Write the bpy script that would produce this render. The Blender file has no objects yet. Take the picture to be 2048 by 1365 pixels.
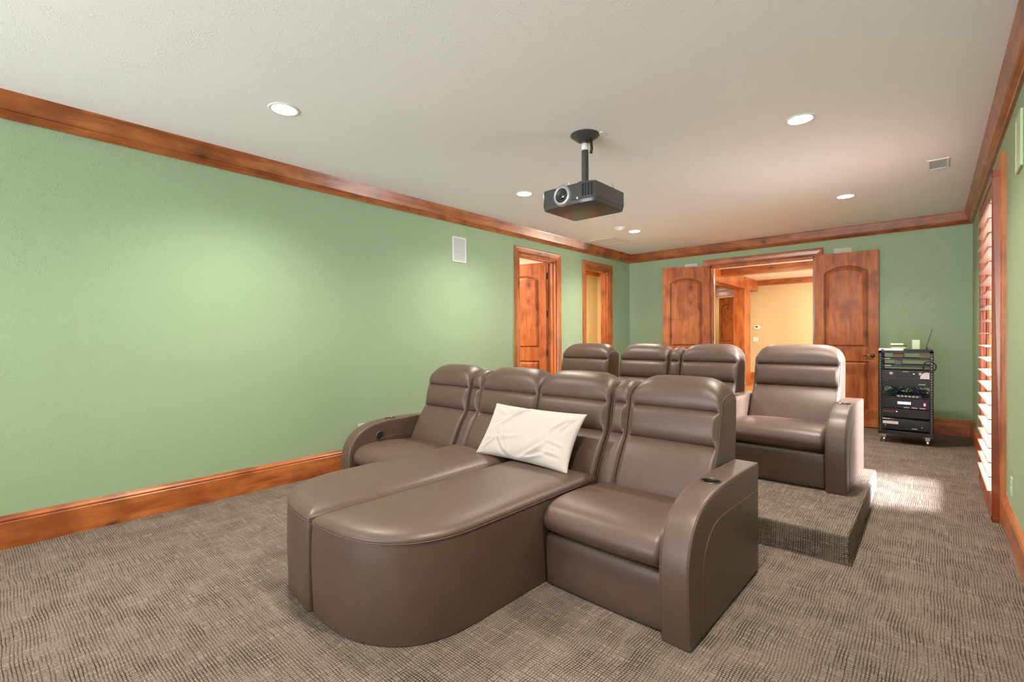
import bpy, bmesh, math, random
from mathutils import Vector, Matrix
random.seed(7)
S = bpy.context.scene
COL = S.collection

# ------------------------------------------------------------ camera
def make_camera():
    f, yaw, roll, pitch = 953.23, math.radians(41.45), math.radians(.3897), math.radians(-.4756)
    F0 = Vector((-math.sin(yaw), math.cos(yaw), 0)); R0 = Vector((math.cos(yaw), math.sin(yaw), 0)); U0 = Vector((0, 0, 1))
    F = F0*math.cos(pitch) + U0*math.sin(pitch)
    U = -F0*math.sin(pitch) + U0*math.cos(pitch)
    R = R0*math.cos(roll) - U*math.sin(roll)
    U = R0*math.sin(roll) + U*math.cos(roll)
    cd = bpy.data.cameras.new('camera'); cd.sensor_width = 36; cd.lens = 36*f/2048; cd.clip_start = .02
    c = bpy.data.objects.new('camera', cd); COL.objects.link(c)
    m = Matrix((R, U, -F)).transposed().to_4x4(); m.translation = Vector((0, 0, 1.28))
    c.matrix_world = m
    S.camera = c
make_camera()

# ------------------------------------------------------------ world, sun, exposure
W = bpy.data.worlds.new('sky'); S.world = W; W.use_nodes = True
bg = W.node_tree.nodes['Background']; bg.inputs[0].default_value = (.86, .93, 1.0, 1); bg.inputs[1].default_value = 1.0
_tc = W.node_tree.nodes.new('ShaderNodeTexCoord'); _sx = W.node_tree.nodes.new('ShaderNodeSeparateXYZ'); _rp = W.node_tree.nodes.new('ShaderNodeValToRGB')
W.node_tree.links.new(_tc.outputs['Generated'], _sx.inputs[0]); W.node_tree.links.new(_sx.outputs[2], _rp.inputs[0])
_rp.color_ramp.elements[0].position = 0.0; _rp.color_ramp.elements[0].color = (17, 17.4, 18.2, 1)     # added uplight below the horizon, brightens the ceiling
_rp.color_ramp.elements[1].position = 0.06; _rp.color_ramp.elements[1].color = (4.2, 4.5, 4.9, 1)       # hazy sky
W.node_tree.links.new(_rp.outputs[0], bg.inputs[0])
S.view_settings.view_transform = 'Standard'; S.view_settings.look = 'None'
S.view_settings.gamma = 1; S.view_settings.use_curve_mapping = False
S.view_settings.exposure = 0.42

def lamp(name, kind, loc, energy, color=(1, 1, 1), rot=(0, 0, 0), parent=None, **kw):
    d = bpy.data.lights.new(name, kind); d.energy = energy; d.color = color
    for k, v in kw.items(): setattr(d, k, v)
    o = bpy.data.objects.new(name, d); COL.objects.link(o); o.location = loc; o.rotation_euler = rot
    if parent: o.parent = parent
    return o
SUN_DIR = Vector((-1.0, -.27, -.62))
s_ = lamp('sun', 'SUN', (6, 6, 6), 95.0, (.93, .96, 1.0), angle=math.radians(24))
s_.rotation_euler = SUN_DIR.to_track_quat('-Z', 'Y').to_euler()
def portal(loc, rot, sx, sy):
    o = lamp('window_portal', 'AREA', loc, 1, rot=rot, shape='RECTANGLE', size=sx, size_y=sy); o.data.cycles.is_portal = True
portal((-1.975, -4.36, 1.185), (math.radians(90), 0, 0), 4.25, 2.13)
portal((.53, 5.18, 1.2), (0, math.radians(90), 0), 2.4, 1.05)
WARM = (1.0, .90, .78)
CAN_W = 48.0
ROOM_FILLS = dict(left_room_a=75, left_room_b=60, hall=40)

# ------------------------------------------------------------ dimensions
XL, XR, YB, YF, ZC = -4.276, .368, 8.187, -4.2, 2.798
HALL_Y = 14.45
PLAT = .155

# ------------------------------------------------------------ materials
def nt_mat(name):
    m = bpy.data.materials.new(name); m.use_nodes = True
    nt = m.node_tree; b = nt.nodes['Principled BSDF']
    return m, nt, b
def N(nt, t, **kw):
    n = nt.nodes.new(t)
    for k, v in kw.items(): setattr(n, k, v)
    return n
def plain(name, col, rough=.5, metal=0, emit=None, es=0, coat=0):
    m, nt, b = nt_mat(name)
    b.inputs['Base Color'].default_value = (*col, 1); b.inputs['Roughness'].default_value = rough
    b.inputs['Metallic'].default_value = metal
    if coat: b.inputs['Coat Weight'].default_value = coat
    if emit: b.inputs['Emission Color'].default_value = (*emit, 1); b.inputs['Emission Strength'].default_value = es
    return m
def math_n(nt, op, a, b=None, c=None, clamp=False):
    n = N(nt, 'ShaderNodeMath', operation=op); n.use_clamp = clamp
    for i, v in enumerate((a, b, c)):
        if v is None: continue
        if isinstance(v, (int, float)): n.inputs[i].default_value = v
        else: nt.links.new(v, n.inputs[i])
    return n.outputs[0]
def mix_col(nt, fac, a, b, mode='MIX'):
    n = N(nt, 'ShaderNodeMix', data_type='RGBA', blend_type=mode)
    for sock, v in ((n.inputs[0], fac), (n.inputs[6], a), (n.inputs[7], b)):
        if isinstance(v, (int, float)): sock.default_value = v
        elif isinstance(v, tuple): sock.default_value = (*v, 1) if len(v) == 3 else v
        else: nt.links.new(v, sock)
    return n.outputs[2]
def ramp(nt, src, stops):
    r = N(nt, 'ShaderNodeValToRGB'); e = r.color_ramp.elements
    while len(e) < len(stops): e.new(.5)
    for i, (p, c) in enumerate(stops):
        e[i].position = p; e[i].color = (*c, 1) if len(c) == 3 else c
    nt.links.new(src, r.inputs[0]); return r.outputs[0]

def mat_textured_paint(name, col, strength=.5, dist=.004, scale=1.0):
    m, nt, b = nt_mat(name); L = nt.links.new
    tc = N(nt, 'ShaderNodeTexCoord')
    n0 = N(nt, 'ShaderNodeTexNoise'); n0.inputs['Scale'].default_value = 5*scale; L(tc.outputs['Object'], n0.inputs['Vector'])
    warp = N(nt, 'ShaderNodeMix', data_type='VECTOR'); warp.inputs[0].default_value = .12
    L(tc.outputs['Object'], warp.inputs[4]); L(n0.outputs['Color'], warp.inputs[5])
    v = N(nt, 'ShaderNodeTexNoise'); v.inputs['Scale'].default_value = 17*scale; v.inputs['Detail'].default_value = 3; v.inputs['Roughness'].default_value = .5
    L(warp.outputs[1], v.inputs['Vector'])
    ridge = math_n(nt, 'ABSOLUTE', math_n(nt, 'SUBTRACT', v.outputs['Fac'], .5))
    ridge = math_n(nt, 'SUBTRACT', 1.0, math_n(nt, 'MULTIPLY', ridge, 38.0, clamp=True))
    msk = N(nt, 'ShaderNodeTexNoise'); msk.inputs['Scale'].default_value = 7*scale; msk.inputs['Detail'].default_value = 2; L(tc.outputs['Object'], msk.inputs['Vector'])
    mk = math_n(nt, 'MULTIPLY', math_n(nt, 'SUBTRACT', msk.outputs['Fac'], .42), 6.0, clamp=True)
    hgt = math_n(nt, 'MULTIPLY', ridge, mk)
    fine = N(nt, 'ShaderNodeTexNoise'); fine.inputs['Scale'].default_value = 60*scale; L(tc.outputs['Object'], fine.inputs['Vector'])
    hgt = math_n(nt, 'ADD', hgt, math_n(nt, 'MULTIPLY', fine.outputs['Fac'], .35))
    bp = N(nt, 'ShaderNodeBump'); bp.inputs['Strength'].default_value = strength; bp.inputs['Distance'].default_value = dist
    L(hgt, bp.inputs['Height']); L(bp.outputs[0], b.inputs['Normal'])
    b.inputs['Base Color'].default_value = (*col, 1); b.inputs['Roughness'].default_value = .55
    b.inputs['Specular IOR Level'].default_value = .35
    return m

def mat_wood(name, axis, dark, mid, light, rough=.32, coat=.35, planks=None):
    m, nt, b = nt_mat(name); L = nt.links.new
    tc = N(nt, 'ShaderNodeTexCoord'); mp = N(nt, 'ShaderNodeMapping'); L(tc.outputs['Object'], mp.inputs['Vector'])
    sc = [5.5, 5.5, 5.5]; sc[axis] = .9; mp.inputs['Scale'].default_value = sc
    g = N(nt, 'ShaderNodeTexNoise'); g.inputs['Scale'].default_value = 2.2; g.inputs['Detail'].default_value = 5; g.inputs['Roughness'].default_value = .6; g.inputs['Distortion'].default_value = .7
    L(mp.outputs[0], g.inputs['Vector'])
    mp2 = N(nt, 'ShaderNodeMapping'); L(tc.outputs['Object'], mp2.inputs['Vector'])
    sc = [60, 60, 60]; sc[axis] = 2.2; mp2.inputs['Scale'].default_value = sc
    g2 = N(nt, 'ShaderNodeTexNoise'); g2.inputs['Scale'].default_value = 1.0; g2.inputs['Detail'].default_value = 3; L(mp2.outputs[0], g2.inputs['Vector'])
    f = math_n(nt, 'ADD', math_n(nt, 'MULTIPLY', g.outputs['Fac'], .85), math_n(nt, 'MULTIPLY', g2.outputs['Fac'], .18))
    c = ramp(nt, f, [(.28, dark), (.47, mid), (.68, light)])
    # blotches
    bl = N(nt, 'ShaderNodeTexNoise'); bl.inputs['Scale'].default_value = 3.4; bl.inputs['Detail'].default_value = 2; L(tc.outputs['Object'], bl.inputs['Vector'])
    bf = math_n(nt, 'MULTIPLY', math_n(nt, 'SUBTRACT', bl.outputs['Fac'], .50), 6.0, clamp=True)
    c = mix_col(nt, math_n(nt, 'MULTIPLY', bf, .62), c, dark)
    # knots
    mp3 = N(nt, 'ShaderNodeMapping'); L(tc.outputs['Object'], mp3.inputs['Vector'])
    sc = [6, 6, 6]; sc[axis] = 3.6; mp3.inputs['Scale'].default_value = sc
    vo = N(nt, 'ShaderNodeTexVoronoi'); vo.inputs['Scale'].default_value = 1.0; L(mp3.outputs[0], vo.inputs['Vector'])
    k = math_n(nt, 'SUBTRACT', 1.0, math_n(nt, 'MULTIPLY', vo.outputs['Distance'], 5.5), clamp=True)
    halo = math_n(nt, 'SUBTRACT', 1.0, math_n(nt, 'MULTIPLY', vo.outputs['Distance'], 2.6), clamp=True)
    sep = N(nt, 'ShaderNodeSeparateColor'); L(vo.outputs['Color'], sep.inputs[0])
    k = math_n(nt, 'MULTIPLY', k, math_n(nt, 'GREATER_THAN', sep.outputs[0], .45))
    c = mix_col(nt, math_n(nt, 'MULTIPLY', math_n(nt, 'MULTIPLY', halo, math_n(nt, 'GREATER_THAN', sep.outputs[0], .45)), .7), c, dark)
    c = mix_col(nt, math_n(nt, 'MULTIPLY', k, .95), c, tuple(x*.22 for x in dark))
    if planks:
        ax, w = planks
        sx = N(nt, 'ShaderNodeSeparateXYZ'); L(tc.outputs['Object'], sx.inputs[0])
        q = math_n(nt, 'DIVIDE', sx.outputs[ax], w); cell = math_n(nt, 'FLOOR', q)
        wn = N(nt, 'ShaderNodeTexWhiteNoise', noise_dimensions='1D'); L(cell, wn.inputs['W'])
        c = mix_col(nt, math_n(nt, 'MULTIPLY', wn.outputs['Value'], .45), c, dark)
        fr = math_n(nt, 'FRACT', q)
        c = mix_col(nt, math_n(nt, 'LESS_THAN', fr, .03), c, tuple(x*.3 for x in dark))
    L(c, b.inputs['Base Color'])
    b.inputs['Roughness'].default_value = rough; b.inputs['Coat Weight'].default_value = coat; b.inputs['Coat Roughness'].default_value = .18
    bp = N(nt, 'ShaderNodeBump'); bp.inputs['Strength'].default_value = .08; bp.inputs['Distance'].default_value = .002
    L(f, bp.inputs['Height']); L(bp.outputs[0], b.inputs['Normal'])
    return m
DK, MD, LT = (.19, .038, .008), (.40, .105, .022), (.56, .19, .048)
def wood_set(prefix, k=1.0, **kw):
    t = lambda c: tuple(x*k for x in c)
    return [mat_wood(prefix + a, i, t(DK), t(MD), t(LT), **kw) for i, a in enumerate('_x _y _z'.split())]
WOODX, WOODY, WOODZ = wood_set('knotty alder')
_, CROWN_Y, _ = wood_set('crown alder', .82)
CROWN_X = mat_wood('crown alder x', 0, tuple(x*.8 for x in DK), tuple(x*.8 for x in MD), tuple(x*.8 for x in LT))
DOORW = mat_wood('door alder', 2, (.17, .034, .007), (.42, .105, .020), (.56, .19, .048), coat=.0, rough=.5)
GROOVE_WOOD = mat_wood('darker wood in mouldings', 2, (.08, .018, .005), (.17, .042, .012), (.24, .07, .02), coat=0, rough=.5)  # darker wood for the groove faces of the door panels
SHUT = mat_wood('shutter stain', 2, (.14, .022, .006), (.27, .05, .012), (.36, .08, .02))
SLAT = mat_wood('slat stain', 1, (.18, .10, .075), (.25, .145, .11), (.30, .18, .14), rough=.3)
HARDW = mat_wood('hardwood floor', 0, (.25, .09, .02), (.5, .22, .06), (.62, .32, .11), planks=(1, .09))

def mat_carpet():
    m, nt, b = nt_mat('woven carpet'); L = nt.links.new
    tc = N(nt, 'ShaderNodeTexCoord'); sx = N(nt, 'ShaderNodeSeparateXYZ'); L(tc.outputs['Object'], sx.inputs[0])
    ge = N(nt, 'ShaderNodeNewGeometry'); sn = N(nt, 'ShaderNodeSeparateXYZ'); L(ge.outputs['Normal'], sn.inputs[0])
    x = math_n(nt, 'ADD', sx.outputs[0], math_n(nt, 'MULTIPLY', sx.outputs[2], math_n(nt, 'ABSOLUTE', sn.outputs[0])))
    y = math_n(nt, 'ADD', sx.outputs[1], math_n(nt, 'MULTIPLY', sx.outputs[2], math_n(nt, 'ABSOLUTE', sn.outputs[1])))
    wn = N(nt, 'ShaderNodeTexNoise'); wn.inputs['Scale'].default_value = 3.5; wn.inputs['Detail'].default_value = 1; L(tc.outputs['Object'], wn.inputs['Vector'])
    wx = math_n(nt, 'ADD', x, math_n(nt, 'MULTIPLY', math_n(nt, 'SUBTRACT', wn.outputs['Fac'], .5), .030))
    sw = N(nt, 'ShaderNodeSeparateColor'); L(wn.outputs['Color'], sw.inputs[0])
    w2 = N(nt, 'ShaderNodeTexNoise'); w2.inputs['Scale'].default_value = 24; L(tc.outputs['Object'], w2.inputs['Vector'])
    jit = math_n(nt, 'MULTIPLY', math_n(nt, 'SUBTRACT', w2.outputs['Fac'], .5), .006)
    wx = math_n(nt, 'ADD', wx, jit); y = math_n(nt, 'SUBTRACT', y, jit)
    wy = math_n(nt, 'ADD', y, math_n(nt, 'MULTIPLY', math_n(nt, 'SUBTRACT', sw.outputs[1], .5), .02))
    def lines(u, v, p, seglen, lo, width):
        q = math_n(nt, 'DIVIDE', u, p); cell = math_n(nt, 'FLOOR', q); fr = math_n(nt, 'FRACT', q)
        tri = math_n(nt, 'ABSOLUTE', math_n(nt, 'SUBTRACT', fr, .5))
        ln = math_n(nt, 'MULTIPLY', math_n(nt, 'SUBTRACT', width, tri), 11.0, clamp=True)
        cv = N(nt, 'ShaderNodeCombineXYZ'); L(math_n(nt, 'MULTIPLY', cell, 7.31), cv.inputs[0]); L(math_n(nt, 'DIVIDE', v, seglen), cv.inputs[1])
        no = N(nt, 'ShaderNodeTexNoise'); no.inputs['Scale'].default_value = 1; no.inputs['Detail'].default_value = 4; no.inputs['Roughness'].default_value = .65; L(cv.outputs[0], no.inputs['Vector'])
        st = math_n(nt, 'MULTIPLY', math_n(nt, 'SUBTRACT', no.outputs['Fac'], lo), 9.0, clamp=True)
        return math_n(nt, 'MULTIPLY', ln, st)
    a = lines(wx, wy, .0118, .22, .375, .21)
    c2 = lines(wy, wx, .0118, .22, .375, .21)
    big = N(nt, 'ShaderNodeTexNoise'); big.inputs['Scale'].default_value = 6; big.inputs['Detail'].default_value = 3; L(tc.outputs['Object'], big.inputs['Vector'])
    bigk = math_n(nt, 'MULTIPLY', math_n(nt, 'SUBTRACT', big.outputs['Fac'], .30), 3.0, clamp=True)
    tot = math_n(nt, 'MAXIMUM', math_n(nt, 'MULTIPLY', a, math_n(nt, 'MULTIPLY_ADD', bigk, .5, .5)), math_n(nt, 'MULTIPLY', c2, math_n(nt, 'MULTIPLY_ADD', bigk, .5, .5)))
    fine = N(nt, 'ShaderNodeTexNoise'); fine.inputs['Scale'].default_value = 190; fine.inputs['Detail'].default_value = 2; L(tc.outputs['Object'], fine.inputs['Vector'])
    pile = ramp(nt, fine.outputs['Fac'], [(.3, (.125, .097, .077)), (.7, (.325, .262, .216))])
    col = mix_col(nt, math_n(nt, 'MULTIPLY', tot, .9), pile, (.020, .012, .008))
    L(col, b.inputs['Base Color']); b.inputs['Roughness'].default_value = .95; b.inputs['Specular IOR Level'].default_value = .1
    h = math_n(nt, 'ADD', math_n(nt, 'MULTIPLY', tot, -1.0), math_n(nt, 'MULTIPLY', fine.outputs['Fac'], .8))
    bp = N(nt, 'ShaderNodeBump'); bp.inputs['Strength'].default_value = .4; bp.inputs['Distance'].default_value = .003
    L(h, bp.inputs['Height']); L(bp.outputs[0], b.inputs['Normal'])
    return m
def mat_leather(name='leather', k=1.0):
    m, nt, b = nt_mat(name); L = nt.links.new
    tc = N(nt, 'ShaderNodeTexCoord')
    n1 = N(nt, 'ShaderNodeTexVoronoi'); n1.inputs['Scale'].default_value = 260; L(tc.outputs['Object'], n1.inputs['Vector'])
    n2 = N(nt, 'ShaderNodeTexNoise'); n2.inputs['Scale'].default_value = 14; n2.inputs['Detail'].default_value = 4; L(tc.outputs['Object'], n2.inputs['Vector'])
    h = math_n(nt, 'ADD', math_n(nt, 'MULTIPLY', n1.outputs['Distance'], .25), math_n(nt, 'MULTIPLY', n2.outputs['Fac'], 1.2))
    bp = N(nt, 'ShaderNodeBump'); bp.inputs['Strength'].default_value = .22; bp.inputs['Distance'].default_value = .004
    L(h, bp.inputs['Height']); L(bp.outputs[0], b.inputs['Normal'])
    c = mix_col(nt, n2.outputs['Fac'], (.080*k, .047*k, .034*k), (.110*k, .066*k, .049*k))
    L(c, b.inputs['Base Color'])
    r = math_n(nt, 'MULTIPLY_ADD', n2.outputs['Fac'], .14, .36); L(r, b.inputs['Roughness'])
    b.inputs['Specular IOR Level'].default_value = .55
    return m
def mat_fabric_white():
    m, nt, b = nt_mat('white cotton'); L = nt.links.new
    tc = N(nt, 'ShaderNodeTexCoord'); n = N(nt, 'ShaderNodeTexNoise'); n.inputs['Scale'].default_value = 250; L(tc.outputs['Object'], n.inputs['Vector'])
    bp = N(nt, 'ShaderNodeBump'); bp.inputs['Strength'].default_value = .12; bp.inputs['Distance'].default_value = .001
    L(n.outputs['Fac'], bp.inputs['Height']); L(bp.outputs[0], b.inputs['Normal'])
    b.inputs['Base Color'].default_value = (.50, .44, .40, 1); b.inputs['Roughness'].default_value = .8
    b.inputs['Sheen Weight'].default_value = .2
    return m
def mat_glass():
    m = bpy.data.materials.new('window glass'); m.use_nodes = True; nt = m.node_tree; nt.nodes.clear()
    o = N(nt, 'ShaderNodeOutputMaterial'); t = N(nt, 'ShaderNodeBsdfTransparent'); g = N(nt, 'ShaderNodeBsdfGlossy'); g.inputs['Roughness'].default_value = 0
    fr = N(nt, 'ShaderNodeFresnel'); mx = N(nt, 'ShaderNodeMixShader')
    nt.links.new(fr.outputs[0], mx.inputs[0]); nt.links.new(t.outputs[0], mx.inputs[1]); nt.links.new(g.outputs[0], mx.inputs[2]); nt.links.new(mx.outputs[0], o.inputs[0])
    return m
GREEN = mat_textured_paint('green paint', (.315, .42, .26), strength=.42, scale=1.7)
CEIL = mat_textured_paint('ceiling paint', (.88, .87, .86), strength=.22, scale=1.5)
BEIGE = mat_textured_paint('beige paint', (.62, .47, .25), strength=.2)
PEACH = mat_textured_paint('peach paint', (.80, .62, .47), strength=.2)
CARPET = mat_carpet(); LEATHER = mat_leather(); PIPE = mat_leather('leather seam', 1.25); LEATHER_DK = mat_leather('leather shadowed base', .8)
COTTON = mat_fabric_white(); GLASS = mat_glass()
WHITE = plain('white plastic', (.78, .78, .76), .4)
GRILLE = plain('speaker grille', (.55, .55, .55), .6)
PALEGREEN = plain('painted pale green', (.52, .62, .38), .5)
BLACK = plain('black plastic', (.018, .017, .018), .4)
DKGREY = plain('dark grey case', (.055, .053, .052), .33)
RACKM = plain('rack steel', (.024, .020, .023), .45, .2)
CHROME = plain('chrome', (.75, .75, .74), .2, 1)
BRONZE = plain('bronze', (.10, .075, .06), .35, .8)
STEEL = plain('brushed silver', (.55, .55, .55), .3, .8)
LENSG = plain('lens glass', (.01, .01, .012), .05, 0, coat=1)
LAMP = plain('lit lens', (1, 1, 1), .5, emit=(1, .97, .92), es=22)
LEDB = plain('blue lit display', (.3, .4, 1), .4, emit=(.45, .5, 1), es=5)
LEDR = plain('red led', (1, .05, .1), .4, emit=(1, .05, .12), es=9)
PAPER = plain('white label', (.75, .7, .7), .6)
REDP = plain('red and white tag', (.55, .06, .05), .5)
CABLE_B = plain('blue cable', (.03, .07, .22), .5); CABLE_T = plain('teal cable', (.05, .2, .2), .5)
NAVY = plain('dark green cover', (.06, .13, .05), .5)

# ------------------------------------------------------------ mesh helpers
def link(name, bm, mat, parent=None, smooth=False, bevel=0, loc=None, autos=None):
    bmesh.ops.remove_doubles(bm, verts=bm.verts, dist=1e-6)
    bmesh.ops.recalc_face_normals(bm, faces=bm.faces)
    me = bpy.data.meshes.new(name); bm.to_mesh(me); bm.free()
    for m in (mat if isinstance(mat, (list, tuple)) else [mat]): me.materials.append(m)
    if smooth or autos:
        for p in me.polygons: p.use_smooth = True
    if autos: me.set_sharp_from_angle(angle=math.radians(autos))
    o = bpy.data.objects.new(name, me); COL.objects.link(o)
    if loc: o.location = loc
    if parent: o.parent = parent
    if bevel:
        md = o.modifiers.new('bevel', 'BEVEL'); md.width = bevel; md.segments = 2; md.limit_method = 'ANGLE'
    return o
def tag(o, label=None, cat=None, group=None, kind=None):
    for k, v in (('label', label), ('category', cat), ('group', group), ('kind', kind)):
        if v: o[k] = v
    return o
def thing(name, label, cat, loc=(0, 0, 0), rz=0, group=None, kind=None):
    o = bpy.data.objects.new(name, None); COL.objects.link(o); o.location = loc; o.rotation_euler = (0, 0, rz); o.empty_display_size = .1
    return tag(o, label, cat, group, kind)
def box(bm, a, b, mi=0):
    x0, y0, z0 = a; x1, y1, z1 = b
    v = [bm.verts.new(p) for p in ((x0,y0,z0),(x1,y0,z0),(x1,y1,z0),(x0,y1,z0),(x0,y0,z1),(x1,y0,z1),(x1,y1,z1),(x0,y1,z1))]
    for f in ((0,1,2,3),(4,5,6,7),(0,1,5,4),(1,2,6,5),(2,3,7,6),(3,0,4,7)):
        bm.faces.new([v[i] for i in f]).material_index = mi
def bxo(name, a, b, mat, parent=None, bevel=0, **kw):
    bm = bmesh.new(); box(bm, a, b); return link(name, bm, mat, parent, bevel=bevel, **kw)
def boxes(name, lst, mat, parent=None, bevel=0):
    bm = bmesh.new()
    for a, b in lst: box(bm, a, b)
    return link(name, bm, mat, parent, bevel=bevel)
def cyl(bm, p0, p1, r0, r1=None, n=24, cap=True):
    r1 = r0 if r1 is None else r1
    p0, p1 = Vector(p0), Vector(p1); d = (p1-p0).normalized()
    a = d.orthogonal().normalized(); b = d.cross(a)
    R = []
    for p, r in ((p0, r0), (p1, r1)):
        R.append([bm.verts.new(p + (a*math.cos(t) + b*math.sin(t))*r) for t in [2*math.pi*i/n for i in range(n)]])
    for i in range(n): bm.faces.new((R[0][i], R[0][(i+1) % n], R[1][(i+1) % n], R[1][i]))
    if cap: bm.faces.new(R[0]); bm.faces.new(R[1])
def lathe(bm, prof, center, axis=(0, 0, 1), n=32):
    c = Vector(center); d = Vector(axis).normalized(); a = d.orthogonal().normalized(); b = d.cross(a)
    R = [[bm.verts.new(c + d*h + (a*math.cos(2*math.pi*i/n) + b*math.sin(2*math.pi*i/n))*max(r, 1e-5)) for i in range(n)] for r, h in prof]
    for j in range(len(R)-1):
        for i in range(n): bm.faces.new((R[j][i], R[j][(i+1) % n], R[j+1][(i+1) % n], R[j+1][i]))
def tube(bm, pts, r, n=8, closed=False):
    pts = [Vector(p) for p in pts]; m = len(pts); rings = []; up = None
    for i, p in enumerate(pts):
        a = pts[(i-1) % m] if (i > 0 or closed) else p; c = pts[(i+1) % m] if (i < m-1 or closed) else p
        d = (c-a).normalized()
        if up is None: up = d.orthogonal().normalized()
        else:
            up = (up - d*up.dot(d));
            up = up.normalized() if up.length > 1e-6 else d.orthogonal().normalized()
        b = d.cross(up)
        rings.append([bm.verts.new(p + (up*math.cos(2*math.pi*k/n) + b*math.sin(2*math.pi*k/n))*r) for k in range(n)])
    for i in range(m if closed else m-1):
        A, B = rings[i], rings[(i+1) % m]
        for k in range(n): bm.faces.new((A[k], A[(k+1) % n], B[(k+1) % n], B[k]))
    if not closed: bm.faces.new(rings[0]); bm.faces.new(rings[-1])
def catmull(pts, sub=6, closed=True, sharp=()):
    out = []; n = len(pts)
    for i in range(n if closed else n-1):
        p0, p1, p2, p3 = (Vector(pts[(i+k-1) % n]) if closed else Vector(pts[min(max(i+k-1, 0), n-1)]) for k in range(4))
        if i % n in sharp: p0 = p1
        if (i+1) % n in sharp: p3 = p2
        for s in range(sub):
            t = s/sub
            out.append(.5*((2*p1) + (-p0+p2)*t + (2*p0-5*p1+4*p2-p3)*t*t + (-p0+3*p1-3*p2+p3)*t**3))
    if not closed: out.append(Vector(pts[-1]))
    return out
def poly_normals(P):
    n = len(P); area = sum(P[i][0]*P[(i+1) % n][1] - P[(i+1) % n][0]*P[i][1] for i in range(n))
    sg = 1 if area > 0 else -1; out = []
    for i in range(n):
        d = (P[(i+1) % n] - P[i-1]); d = d.normalized() if d.length > 1e-9 else Vector((1, 0))
        out.append(Vector((-d[1], d[0]))*sg)     # inward
    return out
def puff(bm, prof, x0, x1, r, ns=6, mid=8, crown=0, topdrop=None, prof2=None, fade=.05):
    """closed (y,z) profile swept from x0 to x1 with soft rounded ends"""
    nrm = poly_normals(prof); st = []
    for i in range(ns+1):
        t = math.pi/2*i/ns; st.append((x0 + r*(1-math.cos(t)), r*(1-math.sin(t))))
    for i in range(1, mid): st.append((x0 + r + (x1-x0-2*r)*i/mid, 0))
    for i in range(ns, -1, -1):
        t = math.pi/2*i/ns; st.append((x1 - r*(1-math.cos(t)), r*(1-math.sin(t))))
    rings = []
    nrm2 = poly_normals(prof2) if prof2 else None
    if prof2:   # extra stations where the creases fade out
        ex = [(x0+r+(fade-r)*q, 0) for q in (.33, .66, 1.0)] if fade > r else []
        st = st + ex + [(x0+x1-x, 0) for x, _ in ex]; st.sort(key=lambda t: t[0])
    for x, ins in st:
        s = (x-x0)/(x1-x0); c = crown*(1-abs(2*s-1)**3)
        ring = []
        t = 1.0
        if prof2:
            t = min(1, max(0, (min(x-x0, x1-x)-r*.5)/(fade-r*.5))); t = t*t*(3-2*t)
        for i, (p, nn) in enumerate(zip(prof, nrm)):
            if prof2: p = prof2[i].lerp(p, t); nn = nrm2[i].lerp(nn, t)
            q = p + nn*(ins-c)
            y, z = q
            if topdrop: y, z = topdrop(min(x-x0, x1-x), s, y, z)
            ring.append(bm.verts.new((x, y, z)))
        rings.append(ring)
    m = len(prof)
    for a, b in zip(rings, rings[1:]):
        for i in range(m): bm.faces.new((a[i], a[(i+1) % m], b[(i+1) % m], b[i]))
    bm.faces.new(rings[0]); bm.faces.new(rings[-1])

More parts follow.
